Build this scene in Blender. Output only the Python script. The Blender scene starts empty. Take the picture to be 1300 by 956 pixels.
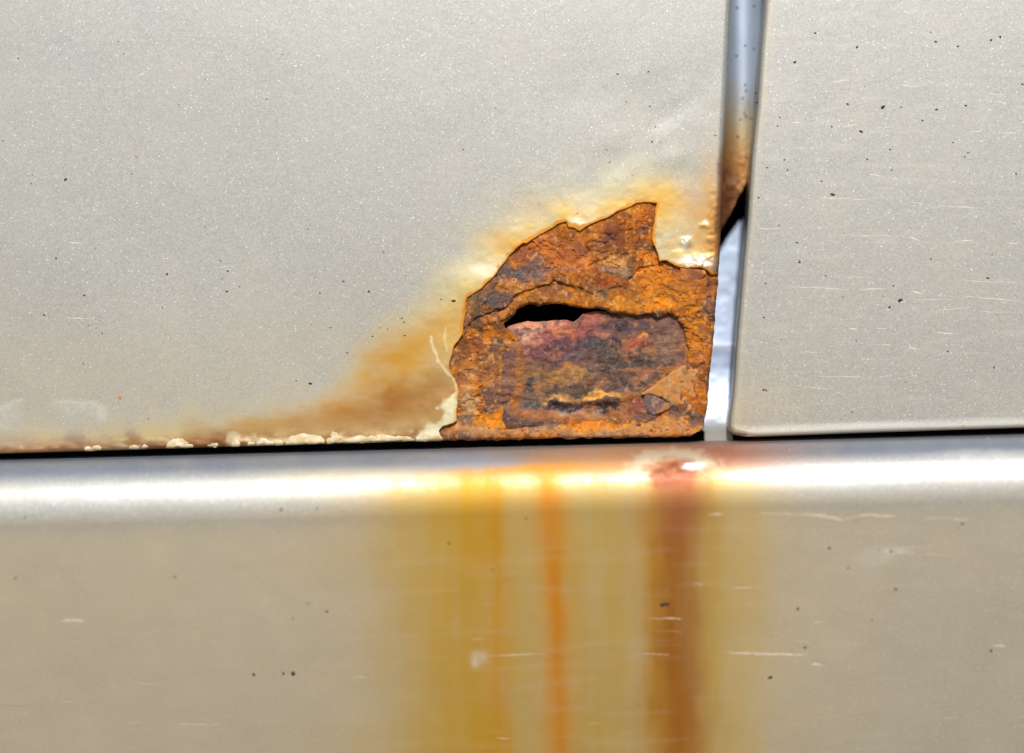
import bpy, math, random
import numpy as np
from mathutils import Vector

SC = bpy.context.scene
COL = SC.collection
random.seed(7)

# ------------------------------------------------------------------ camera
S = 0.00015                  # metres per photo pixel on the plane of the door skin
DIST = 0.50                  # camera to door skin
cam_d = bpy.data.cameras.new("camera")
cam_d.sensor_width = 23.5
cam_d.lens = 23.5 * DIST / (1300 * S)
cam_d.clip_start = 0.01
cam_d.clip_end = 50
cam_d.dof.use_dof = True
cam_d.dof.focus_distance = DIST + 0.0010
cam_d.dof.aperture_fstop = 1.3
cam = bpy.data.objects.new("camera", cam_d)
cam.location = (0, -DIST, 0)
cam.rotation_euler = (math.radians(90), 0, 0)
COL.objects.link(cam)
SC.camera = cam

# ------------------------------------------------------------------ sky, sun, exposure
SUN_EL, SUN_AZ = 37.0, 4.0   # degrees; azimuth to the right of the camera
world = bpy.data.worlds.new("World")
SC.world = world
world.use_nodes = True
wn, wl = world.node_tree.nodes, world.node_tree.links
wn.clear()
wo = wn.new("ShaderNodeOutputWorld")
wb = wn.new("ShaderNodeBackground")
sky = wn.new("ShaderNodeTexSky")
sky.sky_type = 'NISHITA'
sky.sun_disc = False
sky.sun_elevation = math.radians(SUN_EL)
sky.sun_rotation = math.radians(180 - SUN_AZ)
wb.inputs[1].default_value = 0.12
wl.new(sky.outputs[0], wb.inputs[0])
wl.new(wb.outputs[0], wo.inputs[0])

sun_d = bpy.data.lights.new("sun", 'SUN')
sun_d.energy = 3.2
sun_d.angle = math.radians(0.5)
sun_d.color = (1.0, 0.985, 0.96)
sun = bpy.data.objects.new("sun", sun_d)
e, a = math.radians(SUN_EL), math.radians(SUN_AZ)
sun.rotation_euler = Vector((math.sin(a) * math.cos(e), -math.cos(a) * math.cos(e), math.sin(e))).to_track_quat('Z', 'Y').to_euler()
COL.objects.link(sun)

SC.view_settings.view_transform = 'Standard'
SC.view_settings.look = 'None'
SC.view_settings.exposure = 0.0
SC.view_settings.gamma = 1.0

# ------------------------------------------------------------------ small maths
def lin(c):
    c = np.asarray(c, dtype=float) / 255.0
    return np.where(c <= 0.04045, c / 12.92, ((c + 0.055) / 1.055) ** 2.4)

def sst(a, b, x):
    t = np.clip((x - a) / (b - a), 0, 1)
    return t * t * (3 - 2 * t)

def vnoise(x, y, seed):
    rng = np.random.RandomState(seed)
    tab = rng.rand(256, 256)
    xi = np.floor(x).astype(int); yi = np.floor(y).astype(int)
    fx = x - xi; fy = y - yi
    fx = fx * fx * fx * (fx * (fx * 6 - 15) + 10); fy = fy * fy * fy * (fy * (fy * 6 - 15) + 10)
    x0 = xi & 255; x1 = (xi + 1) & 255; y0 = yi & 255; y1 = (yi + 1) & 255
    return (tab[x0, y0] * (1 - fx) + tab[x1, y0] * fx) * (1 - fy) + (tab[x0, y1] * (1 - fx) + tab[x1, y1] * fx) * fy

def fbm(x, y, size, octs=4, seed=1, gain=0.5):
    """noise about -1..1; size = period in pixels"""
    s = 0; amp = 1; tot = 0
    for k in range(octs):
        f = 2 ** k / size
        s = s + amp * (vnoise(x * f + 17.3 * k + 40, y * f + 9.1 * k + 40, seed + k) * 2 - 1)
        tot += amp; amp *= gain
    return s / tot * 1.6

def pl_dist(u, v, pts, closed=False):
    """distance to a polyline and nearest point"""
    P = np.asarray(pts, float)
    if closed: P = np.vstack([P, P[:1]])
    best = np.full(u.shape, 1e18); nu = np.zeros(u.shape); nv = np.zeros(u.shape)
    for (ax, ay), (bx, by) in zip(P[:-1], P[1:]):
        dx, dy = bx - ax, by - ay
        L = dx * dx + dy * dy
        if L < 1e-9: continue
        t = np.clip(((u - ax) * dx + (v - ay) * dy) / L, 0, 1)
        px = ax + t * dx; py = ay + t * dy
        d = (u - px) ** 2 + (v - py) ** 2
        m = d < best
        best = np.where(m, d, best); nu = np.where(m, px, nu); nv = np.where(m, py, nv)
    return np.sqrt(best), nu, nv

def inside(u, v, pts):
    P = np.asarray(pts, float)
    r = np.zeros(u.shape, bool)
    j = len(P) - 1
    for i in range(len(P)):
        xi, yi = P[i]; xj, yj = P[j]
        if yi != yj:
            c = ((yi > v) != (yj > v)) & (u < (xj - xi) * (v - yi) / (yj - yi) + xi)
            r ^= c
        j = i
    return r

def sdist(u, v, poly):
    d = pl_dist(u, v, poly, True)[0]
    return np.where(inside(u, v, poly), d, -d)

def soft(u, v, poly, w):
    return sst(-w, w, sdist(u, v, poly))

def blob(u, v, cu, cv, ru, rv, p=1.0):
    return np.exp(-(((u - cu) / ru) ** 2 + ((v - cv) / rv) ** 2) ** p)

def rough_poly(pts, step=3.0, amp=0.8, seed=3, closed=True):
    """resample a polygon and make its edge ragged"""
    P = [np.array(p, float) for p in pts]
    if closed: P.append(P[0])
    out = []
    for A, B in zip(P[:-1], P[1:]):
        n = max(1, int(np.linalg.norm(B - A) / step))
        for k in range(n): out.append(A + (B - A) * k / n)
    if not closed: out.append(P[-1])
    Q = np.array(out)
    T = np.roll(Q, -1, 0) - np.roll(Q, 1, 0)
    if not closed: T[0] = Q[1] - Q[0]; T[-1] = Q[-1] - Q[-2]
    N = np.stack([-T[:, 1], T[:, 0]], 1) / (np.linalg.norm(T, axis=1, keepdims=True) + 1e-9)
    n = fbm(Q[:, 0], Q[:, 1], 9, 3, seed) * amp
    return Q + N * n[:, None]

def mix(c, col, al):
    return c * (1 - al[..., None]) + np.asarray(col) * al[..., None]

def to_xyz(u, v, h):
    """photo pixel on the door plane + height in mm towards the viewer -> metres"""
    y = -np.asarray(h, float) * 0.001
    k = (DIST + y) / DIST
    return np.stack([(u - 650) * S * k, y + 0 * u, (478 - v) * S * k], -1)

# ------------------------------------------------------------------ mesh helpers
def link(name, me, mat, parent=None, smooth=True):
    o = bpy.data.objects.new(name, me)
    if mat: me.materials.append(mat)
    if smooth: me.polygons.foreach_set("use_smooth", np.ones(len(me.polygons), bool))
    COL.objects.link(o)
    if parent: o.parent = parent
    return o

def mesh_from(name, V, F, tint=None):
    me = bpy.data.meshes.new(name)
    me.from_pydata(np.asarray(V).tolist(), [], F if isinstance(F, list) else F.tolist())
    if tint is not None:
        at = me.attributes.new("tint", 'FLOAT_COLOR', 'POINT')
        at.data.foreach_set("color", np.asarray(tint, np.float32).ravel())
    me.update()
    return me

def sheet(name, us, vs, keep, hfun, tfun, mat, parent, snap=None, rim=(0.3, 0.9), rim_tint=None):
    """a skin cut out of a fine grid: keep(u,v) says where metal is, hfun its height (mm), tfun its tint,
    snap = outlines the cut edge is drawn to, rim = depths (mm) the cut edge is folded back to"""
    U, Vv = np.meshgrid(us, vs)
    nu, nv = len(us), len(vs)
    idx = np.arange(nu * nv).reshape(nv, nu)
    uc = (U[:-1, :-1] + U[1:, 1:]) / 2; vc = (Vv[:-1, :-1] + Vv[1:, 1:]) / 2
    k = keep(uc, vc)
    q = np.stack([idx[1:, :-1], idx[1:, 1:], idx[:-1, 1:], idx[:-1, :-1]], -1)[k]
    used = np.unique(q)
    remap = np.full(nu * nv, -1); remap[used] = np.arange(len(used))
    q = remap[q]
    u = U.ravel()[used].copy(); v = Vv.ravel()[used].copy()
    ed = np.concatenate([q[:, [0, 1]], q[:, [1, 2]], q[:, [2, 3]], q[:, [3, 0]]])
    key = np.sort(ed, 1); key = key[:, 0] * (len(used) + 1) + key[:, 1]
    _, inv, cnt = np.unique(key, return_inverse=True, return_counts=True)
    be = ed[cnt[inv] == 1]
    bv = np.unique(be)
    if snap is not None:
        for pts, closed, tol in snap:
            d, pu, pv = pl_dist(u[bv], v[bv], pts, closed)
            m = d < tol
            u[bv] = np.where(m, pu, u[bv]); v[bv] = np.where(m, pv, v[bv])
    h = hfun(u, v)
    T = tfun(u, v)
    XYZ = [to_xyz(u, v, h)]
    TT = [T]
    F = [q]
    n = len(u); prev = np.arange(n)
    if rim:
        for dz in rim:
            nm = np.full(n, -1); nm[bv] = np.arange(len(bv)) + sum(len(x) for x in XYZ)
            P = to_xyz(u[bv], v[bv], h[bv]); P[:, 1] += dz * 0.001
            XYZ.append(P)
            TT.append(T[bv] if rim_tint is None else np.tile(rim_tint, (len(bv), 1)))
            F.append(np.stack([be[:, 1], be[:, 0], be[:, 0], be[:, 1]], 1) * 0 +
                     np.stack([prev[be[:, 1]], prev[be[:, 0]], nm[be[:, 0]], nm[be[:, 1]]], 1))
            prev = nm
    me = mesh_from(name, np.concatenate(XYZ), np.concatenate(F), np.concatenate(TT))
    return link(name, me, mat, parent)

def axis(lo, hi, fine, fstep, cstep):
    """grid line positions, fine inside the given intervals"""
    out = [lo]
    while out[-1] < hi:
        x = out[-1]
        st = cstep
        for a, b in fine:
            if a - 1e-6 <= x < b: st = fstep
            elif x < a: st = min(st, max(fstep, (a - x) / 2.0 if (a - x) < 2 * cstep else cstep))
        out.append(min(hi, x + st))
    return np.array(out)

# ------------------------------------------------------------------ materials
def new_mat(name):
    m = bpy.data.materials.new(name); m.use_nodes = True
    nt = m.node_tree
    return m, nt, nt.nodes["Principled BSDF"]

def nd(nt, typ, **kw):
    n = nt.nodes.new(typ)
    for k, v in kw.items(): setattr(n, k, v)
    return n

def mixc(nt, a, b, fac, blend='MIX'):
    n = nd(nt, "ShaderNodeMix", data_type='RGBA', blend_type=blend)
    for sock, val in ((n.inputs[0], fac), (n.inputs[6], a), (n.inputs[7], b)):
        if hasattr(val, "is_linked") or isinstance(val, bpy.types.NodeSocket): nt.links.new(val, sock)
        else: sock.default_value = val if not hasattr(val, "__len__") else (*val[:3], 1)
    return n.outputs[2]

def maprange(nt, x, a, b, c=0.0, d=1.0):
    n = nd(nt, "ShaderNodeMapRange"); nt.links.new(x, n.inputs[0])
    for i, v in enumerate((a, b, c, d)): n.inputs[i + 1].default_value = v
    return n.outputs[0]

def math_(nt, op, x, y=None):
    n = nd(nt, "ShaderNodeMath", operation=op)
    for i, v in enumerate((x, y)):
        if v is None: continue
        if isinstance(v, bpy.types.NodeSocket): nt.links.new(v, n.inputs[i])
        else: n.inputs[i].default_value = v
    return n.outputs[0]

PAINT = lin((163, 161, 154))

def make_paint():
    m, nt, p = new_mat("champagne metallic paint")
    co = nd(nt, "ShaderNodeTexCoord").outputs["Object"]
    at = nd(nt, "ShaderNodeAttribute", attribute_name="tint")
    # metal flakes in the paint: small ones everywhere, a few big ones
    v1 = nd(nt, "ShaderNodeTexVoronoi"); v1.inputs["Scale"].default_value = 3300; nt.links.new(co, v1.inputs["Vector"])
    sp = nd(nt, "ShaderNodeSeparateColor"); nt.links.new(v1.outputs["Color"], sp.inputs[0])
    near = maprange(nt, v1.outputs["Distance"], 0.5, 0.22)
    big = math_(nt, 'MULTIPLY', maprange(nt, sp.outputs[0], 0.93, 1.0), near)
    v2 = nd(nt, "ShaderNodeTexVoronoi"); v2.inputs["Scale"].default_value = 5200; nt.links.new(co, v2.inputs["Vector"])
    sp2 = nd(nt, "ShaderNodeSeparateColor"); nt.links.new(v2.outputs["Color"], sp2.inputs[0])
    nz = nd(nt, "ShaderNodeTexNoise"); nz.inputs["Scale"].default_value = 55; nz.inputs["Detail"].default_value = 5; nt.links.new(co, nz.inputs["Vector"])
    base = mixc(nt, PAINT * 0.84, PAINT * 1.16, sp2.outputs[0])
    base = mixc(nt, base, lin((182, 174, 158)), maprange(nt, nz.outputs[0], 0.42, 0.8, 0, 0.25))
    base = mixc(nt, base, (0.83, 0.86, 0.92), math_(nt, 'MULTIPLY', big, 0.85))
    tcol = mixc(nt, at.outputs["Color"], (0.10, 0.05, 0.02), maprange(nt, nz.outputs[0], 0.62, 0.8, 0, 0.25))
    base = mixc(nt, base, at.outputs["Color"], at.outputs["Alpha"])
    nt.links.new(base, p.inputs["Base Color"])
    p.inputs["Metallic"].default_value = 0.42
    rr = nd(nt, "ShaderNodeTexNoise"); rr.inputs["Scale"].default_value = 160; rr.inputs["Detail"].default_value = 4; nt.links.new(co, rr.inputs["Vector"])
    nt.links.new(math_(nt, 'ADD', maprange(nt, rr.outputs[0], 0.3, 0.7, 0.37, 0.43), maprange(nt, at.outputs["Alpha"], 0, 1, 0, 0.08)), p.inputs["Roughness"])
    nt.links.new(maprange(nt, at.outputs["Alpha"], 0, 0.9, 0.32, 0.03), p.inputs["Coat Weight"])
    nt.links.new(maprange(nt, at.outputs["Alpha"], 0, 0.9, 0.5, 0.12), p.inputs["Specular IOR Level"])
    p.inputs["Coat Roughness"].default_value = 0.22
    # flakes tilt a little each, the lacquer has orange peel
    b1 = nd(nt, "ShaderNodeBump"); b1.inputs["Strength"].default_value = 0.10; b1.inputs["Distance"].default_value = 0.0001
    nt.links.new(sp2.outputs[1], b1.inputs["Height"])
    pe = nd(nt, "ShaderNodeTexNoise"); pe.inputs["Scale"].default_value = 420; pe.inputs["Detail"].default_value = 2; nt.links.new(co, pe.inputs["Vector"])
    b2 = nd(nt, "ShaderNodeBump"); b2.inputs["Strength"].default_value = 0.12; b2.inputs["Distance"].default_value = 0.0002
    nt.links.new(pe.outputs[0], b2.inputs["Height"]); nt.links.new(b1.outputs[0], b2.inputs["Normal"])
    nt.links.new(b2.outputs[0], p.inputs["Normal"])
    return m

def make_rust():
    m, nt, p = new_mat("flaking rust")
    co = nd(nt, "ShaderNodeTexCoord").outputs["Object"]
    at = nd(nt, "ShaderNodeAttribute", attribute_name="tint")
    n1 = nd(nt, "ShaderNodeTexNoise"); n1.inputs["Scale"].default_value = 900; n1.inputs["Detail"].default_value = 8; n1.inputs["Roughness"].default_value = 0.7; nt.links.new(co, n1.inputs["Vector"])
    n2 = nd(nt, "ShaderNodeTexNoise"); n2.inputs["Scale"].default_value = 2600; n2.inputs["Detail"].default_value = 6; n2.inputs["Roughness"].default_value = 0.7; nt.links.new(co, n2.inputs["Vector"])
    c = mixc(nt, at.outputs["Color"], lin((74, 46, 40)), maprange(nt, n1.outputs[0], 0.54, 0.70, 0, 0.5))
    c = mixc(nt, c, lin((222, 132, 40)), maprange(nt, n1.outputs[0], 0.44, 0.30, 0, 0.35))
    c = mixc(nt, c, lin((200, 165, 130)), maprange(nt, n2.outputs[0], 0.60, 0.74, 0, 0.5))
    c = mixc(nt, c, lin((48, 34, 34)), maprange(nt, n2.outputs[0], 0.42, 0.28, 0, 0.6))
    nt.links.new(c, p.inputs["Base Color"])
    p.inputs["Roughness"].default_value = 0.72
    p.inputs["Specular IOR Level"].default_value = 0.16
    b = nd(nt, "ShaderNodeBump"); b.inputs["Strength"].default_value = 0.55; b.inputs["Distance"].default_value = 0.00025
    h = math_(nt, 'ADD', n1.outputs[0], math_(nt, 'MULTIPLY', n2.outputs[0], 0.6))
    nt.links.new(h, b.inputs["Height"]); nt.links.new(b.outputs[0], p.inputs["Normal"])
    return m

def make_plain(name, c1, c2, scale, rough, bump=0.3, spec=0.4):
    m, nt, p = new_mat(name)
    co = nd(nt, "ShaderNodeTexCoord").outputs["Object"]
    n1 = nd(nt, "ShaderNodeTexNoise"); n1.inputs["Scale"].default_value = scale; n1.inputs["Detail"].default_value = 5; nt.links.new(co, n1.inputs["Vector"])
    nt.links.new(mixc(nt, lin(c1), lin(c2), maprange(nt, n1.outputs[0], 0.35, 0.65)), p.inputs["Base Color"])
    p.inputs["Roughness"].default_value = rough
    p.inputs["Specular IOR Level"].default_value = spec
    b = nd(nt, "ShaderNodeBump"); b.inputs["Strength"].default_value = bump; b.inputs["Distance"].default_value = 0.0002
    nt.links.new(n1.outputs[0], b.inputs["Height"]); nt.links.new(b.outputs[0], p.inputs["Normal"])
    return m

M_PAINT = make_paint()
M_RUST = make_rust()
M_CHIP = make_plain("chalky peeled paint", (204, 172, 112), (226, 216, 188), 700, 0.6)
M_SCR = make_plain("scratched primer", (208, 198, 180), (226, 214, 200), 700, 0.6)
M_DIRT = make_plain("tar speck", (30, 28, 30), (62, 54, 44), 900, 0.6)
M_RSPOT = make_plain("rust speck", (176, 112, 40), (206, 150, 70), 900, 0.8)
M_RUBBER = make_plain("black rubber", (10, 10, 10), (20, 20, 20), 300, 0.8, 0.2, 0.2)
M_DARK = make_plain("cavity darkness", (14, 13, 13), (24, 22, 20), 200, 0.9, 0.2, 0.1)  # near-black colour standing in for the shade inside door and body

# ------------------------------------------------------------------ outlines (photo pixels)
def bot_edge(u): return np.interp(u, [-400, 0, 280, 580, 730, 880, 930], [587, 576, 567.5, 559, 556, 554, 553.5])
def right_edge(v): return np.interp(v, [-300, 0, 100, 200, 283, 327, 384, 434, 468, 511, 538], [942, 928.7, 924, 919, 915.5, 913.5, 908.5, 905, 901, 898.4, 896.8])

DOOR = [(-320, -260)] + [(right_edge(v), v) for v in (-260, -100, 0, 100, 200, 283, 327, 384, 434, 468, 511, 538)] + \
       [(896, 543), (893.4, 547.5), (889, 551.5), (883, 553.6), (870, 554.2), (730, 556), (580, 559), (280, 567.5), (0, 576), (-320, 585.5)]

TEAR = [(560, 575), (560, 556), (557, 547), (563, 541), (568, 540), (575, 538), (580, 534), (580.5, 520), (581, 505), (582, 497), (580, 488), (575, 478),
        (571, 470), (571, 460), (573, 452), (577, 440), (585, 428), (588, 423), (589, 408), (591, 395), (592, 384), (593.5, 378), (603.6, 370.5),
        (613.6, 364), (626, 352), (633.7, 341), (643.8, 328.7), (655.5, 315), (665.5, 308), (667, 309.5), (679, 303), (692, 295), (700.7, 290),
        (709, 284), (719, 282), (721.6, 288.5), (729, 289), (736, 294), (742, 289), (752, 284), (770, 277), (785, 269), (807, 259), (817, 257), (834, 258),
        (832.5, 265), (831, 282), (828.7, 290), (828.4, 303.6), (831, 313.6), (835.5, 322), (837, 332), (845.5, 330), (857, 337), (864, 340),
        (877, 340.4), (890.7, 340.4), (897.4, 344), (904, 349), (940, 352), (940, 575)]
TEAR = [tuple(p) for p in rough_poly(TEAR, 2.6, 0.9, 11)]

FENDER_L = [(985, -260), (971, 0), (964.8, 72), (961, 130), (953.8, 200), (949, 277), (944, 327), (938.6, 391), (934.6, 437.6), (932, 478), (929.6, 504.6), (926.5, 528), (925.5, 541.5), (927.5, 547), (932, 551.5), (944, 554)]
FENDER = FENDER_L + [(960, 554.5), (1096, 549.5), (1300, 543), (1640, 533), (1640, -260)]

HOLE = [(639, 410), (646, 405), (653, 399), (657, 393), (664, 389), (672, 386.5), (683, 388), (700, 386), (715, 386.5), (735, 390.5), (755, 392), (768, 393), (777, 398),
        (792, 398), (811, 402), (820, 398), (835, 404), (843, 401), (850, 398), (860, 405), (866, 414), (870, 428), (873, 446), (872, 462), (850, 476), (828, 492), (808, 504),
        (802, 514), (796, 527), (770, 532), (740, 533), (700, 530), (672, 527), (656, 522), (655, 508), (659, 492), (657, 478), (661, 462), (657, 446), (658, 432), (650, 420), (641, 416)]
HOLE = [tuple(p) for p in rough_poly(HOLE, 2.6, 1.3, 23)]

# ------------------------------------------------------------------ car (one thing)
car = bpy.data.objects.new("car", None)
car.empty_display_size = 0.02
car["label"] = "champagne metallic car with a rusted through door corner above its streaked sill"
car["category"] = "car"
COL.objects.link(car)

# ---- door skin
def curve_h(v):
    """panel leans inwards towards the top (mm, negative = away)"""
    z = np.clip(560 - v, 0, None)
    return -(z * 0.15) * np.tan(np.radians(3.0) * z / 560 / 2)

def lip(u, v, poly_pts, r):
    d = pl_dist(u, v, poly_pts, False)[0]
    t = np.clip(1 - d / r, 0, 1)
    return -(1 - np.sqrt(np.clip(1 - t * t, 0, 1))) * r * 0.15

TEAR_OPEN = [p for p in TEAR if p[1] < 560 and p[0] < 910]
DOOR_R = [(right_edge(v), v) for v in (-260, -100, 0, 100, 200, 283, 327, 384, 434, 468, 511, 538)]
DOOR_B = [(u, bot_edge(u)) for u in (-320, 0, 280, 580, 730)]

rb = random.Random(5)
BLIST = [(871, 309, 7, 6, .55), (885, 333, 20, 7, .75), (893, 286, 8, 5, .35), (899, 310, 6, 4, .35), (904, 277, 5, 4, .3), (893, 313, 5, 4, .3), (905, 296, 5, 5, .3),
         (897, 265, 5, 4, .22), (905, 255, 6, 5, .22), (889, 275, 6, 5, .2), (899, 240, 6, 6, .2), (905, 325, 6, 6, .35), (908, 310, 4, 5, .3),
         (880, 296, 6, 4, .18), (863, 322, 9, 5, .18), (910, 225, 5, 8, .15), (885, 250, 10, 8, .12), (875, 268, 12, 6, .12)]
BLIST = [(871, 309, 7, 6, .30), (887, 335, 21, 10, .5), (894, 287, 7, 4, .14), (901, 305, 6, 5, .12), (862, 323, 10, 6, .08)]

def door_h(u, v):
    h = curve_h(v)
    d = pl_dist(u, v, TEAR_OPEN)[0]
    # paint lifted by the rust creeping underneath
    w = fbm(u, v, 60, 3, 31)
    lift = np.exp(-(d / 30) ** 1.3) * (0.7 + 0.3 * w)
    left = sst(760, 560, u)
    h = h + lift * (0.20 + 0.14 * left)
    h = h + 0.18 * blob(u, v, 608, 356, 34, 20) + 0.16 * blob(u, v, 735, 284, 26, 14) + 0.12 * blob(u, v, 770, 268, 30, 14) + 0.16 * blob(u, v, 566, 520, 16, 26)
    h = h + np.exp(-(d / 55) ** 2) * 0.035 * fbm(u, v, 16, 3, 37)
    h = h + 0.11 * blob(u, v, 830, 190, 120, 110) * fbm(u + .5 * v, v, 60, 2, 41) + .10 * fbm(u, v, 240, 2, 49)
    for (bu, bv, ru, rv, a) in BLIST:
        m = (np.abs(u - bu) < 3 * ru) & (np.abs(v - bv) < 3 * rv)
        if m.any():
            nn = fbm(u[m], v[m], 9, 3, 39)
            h[m] += a * np.exp(-(((u[m] - bu) / ru) ** 2 + ((v[m] - bv + 2 * nn) / rv) ** 2) ** 1.2) * (.85 + .45 * nn)
    edge = sst(210, 300, v) * sst(22, 0, right_edge(v) - u)
    h = h + edge * (0.12 * fbm(u, v, 8, 3, 43) + .20 * np.clip(fbm(u, v, 15, 2, 45), 0, 1) ** 1.5)
    low = sst(16, 0, bot_edge(u) - v) * sst(580, 540, u)
    h = h + low * (0.12 + 0.16 * fbm(u, v, 12, 3, 47))
    h = h + lip(u, v, DOOR_R, 9) + 0.8 * lip(u, v, DOOR_B, 5)
    return h

def paint_tint(u):
    return np.zeros(u.shape + (3,)), np.zeros(u.shape)

class Tint:
    """stains and painted light laid over the paint one after the other"""
    def __init__(s, u): s.c = np.tile(PAINT, u.shape + (1,)); s.a = np.zeros(u.shape)
    def add(s, col, al):
        al = np.clip(al, 0, 1)
        na = al + s.a * (1 - al)
        k = np.where(na > 1e-6, al / np.maximum(na, 1e-6), 0)
        s.c = s.c * (1 - k[..., None]) + lin(col) * k[..., None]
        s.a = na
    def out(s): return np.concatenate([s.c, s.a[..., None]], -1)

def door_tint(u, v):
    t = Tint(u)
    wu = u + 10 * fbm(u, v, 46, 4, 51); wv = v + 8 * fbm(u, v, 40, 4, 57)
    g = fbm(u, v, 24, 5, 61); f = fbm(u, v, 7, 4, 67); st = fbm(u * 0.25, v, 5, 3, 71)
    d = pl_dist(u, v, TEAR_OPEN)[0]
    bd = bot_edge(u) - v
    Y = [(640, 330), (600, 342), (560, 350), (543, 370), (527, 392), (480, 412), (447, 438), (434, 475), (420, 508), (360, 520), (280, 530), (200, 538), (150, 550), (150, 590), (640, 590)]
    t.add((196, 172, 112), soft(wu, wv, Y, 26) * (.66 + .2 * g))
    t.add((190, 176, 146), sst(330, 560, v) * sst(640, 420, u) * (.4 + .15 * g))
    Y2 = [(600, 385), (560, 400), (528, 420), (478, 432), (452, 452), (446, 490), (400, 520), (300, 540), (300, 590), (600, 590)]
    t.add((186, 136, 50), soft(wu, wv, Y2, 24) * (.82 + .25 * g + .1 * st))
    Y3 = [(585, 470), (520, 482), (470, 500), (430, 522), (330, 540), (230, 552), (220, 590), (585, 590)]
    t.add((152, 100, 50), soft(wu, wv, Y3, 20) * (.85 + .2 * g + .12 * st))
    t.add((194, 170, 118), sst(46, 10, bd) * sst(600, 520, u) * (.5 + .25 * g))
    t.add((138, 92, 56), sst(24, 5, bd + 7 * g) * sst(600, 545, u) * (.88 + .15 * f) * sst(-160, 160, u + 60 * g))
    t.add((122, 82, 54), sst(13, 3, bd + 3 * f) * sst(600, 560, u) * .75)
    t.add((176, 132, 96), sst(8, 2, bd + 3 * g) * sst(150, 60, u) * .7)
    t.add((206, 190, 150), sst(20, 6, bd + 9 * g + 5 * f) * sst(.0, .5, fbm(u, v * 2, 30, 3, 87)) * sst(90, 200, u) * sst(600, 550, u) * .7)
    # dried water mark on the left
    e = np.sqrt(((u - 62) / 82) ** 2 + ((v - 528) / 22) ** 2)
    e = e + .16 * g + .05 * f
    t.add((206, 206, 194), (sst(1.1, .75, e) * (.2 + .15 * f) + .28 * np.exp(-((e - .9) / .12) ** 2)) * sst(-.5, .6, fbm(u, v, 50, 2, 83) + .3))
    # yellow creep round the tear
    up = sst(420, 330, v)
    t.add((206, 190, 134), np.exp(-(d / 46) ** 2) * (.62 + .3 * g) * (.35 + .65 * up))
    t.add((206, 162, 76), np.exp(-(d / 19) ** 2) * np.clip(.5 + .9 * g, 0, .95) * up * sst(560, 640, u))
    for (cu, cv, ru, rv, al) in ((848, 256, 24, 24, .75), (700, 268, 46, 20, .38), (640, 305, 34, 15, .6), (870, 290, 40, 30, .35), (590, 395, 22, 24, .5), (905, 240, 16, 50, .4)):
        t.add((208, 162, 80), blob(wu, wv, cu, cv, ru, rv) * al)
    rd = right_edge(v) - u
    t.add((190, 140, 66), sst(60, 6, rd + 14 * g) * sst(180, 290, v + 14 * g) * .88)
    t.add((164, 104, 46), sst(24, 3, rd + 8 * f) * sst(215, 290, v + 12 * g) * .7)
    t.add((128, 88, 58), sst(10, 1, rd + 4 * g) * sst(110, 230, v) * .9)
    # highlights painted white on the lifted paint beside the tear
    for (cu, cv, ru, rv, al) in ((617, 347, 30, 12, .42), (738, 281, 14, 6, .7), (770, 270, 24, 6, .35), (885, 332, 21, 8, .9), (871, 309, 6, 5, .6), (893, 288, 6, 3, .5)):
        t.add((236, 232, 214), blob(wu, wv, cu, cv, ru, rv, 1.4) * al)
    # pale crazed paint below left of the tear
    PAL = [(583, 493), (576, 500), (566, 508), (556, 520), (564, 524), (560, 536), (545, 538), (534, 548), (530, 562), (565, 562), (560, 546), (580, 536)]
    t.add((214, 206, 168), soft(u + 3 * f, v + 3 * fbm(u, v, 8, 3, 77), PAL, 3.5) * .9)
    CR = rough_poly([(547, 428), (549, 440), (556, 456), (565, 470), (575, 480), (581, 496)], 3, .8, 5, False)
    t.add((218, 208, 170), sst(2.6, .6, pl_dist(u, v, CR)[0] + .9 * f) * .62)
    t.add((208, 188, 140), sst(2.2, .8, pl_dist(u, v, [(566, 416), (564, 430), (568, 446)])[0]) * .6)
    # orange edge of the broken paint
    w = 3.0 + 2.2 * f + 3.5 * blob(u, v, 728, 288, 14, 9) + 2.0 * blob(u, v, 690, 297, 36, 14) + 1.5 * blob(u, v, 590, 405, 8, 30)
    t.add((204, 134, 38), sst(w + 1.2, w - 1.2, d) * .9 * sst(565, 590, u))
    return t.out()

us = axis(-320, 945, [(430, 945)], 1.0, 3.5)
vs = axis(-260, 592, [(225, 592)], 1.0, 4.0)
door = sheet("door", us, vs, lambda u, v: inside(u, v, DOOR) & ~inside(u, v, TEAR), door_h, door_tint, M_PAINT, car,
             snap=[(TEAR_OPEN, False, 1.2), (DOOR_R, False, 4), (DOOR, True, 4)], rim=(0.25, 0.7))
door["label"] = "door with torn paint and a rusted through lower corner"

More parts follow.
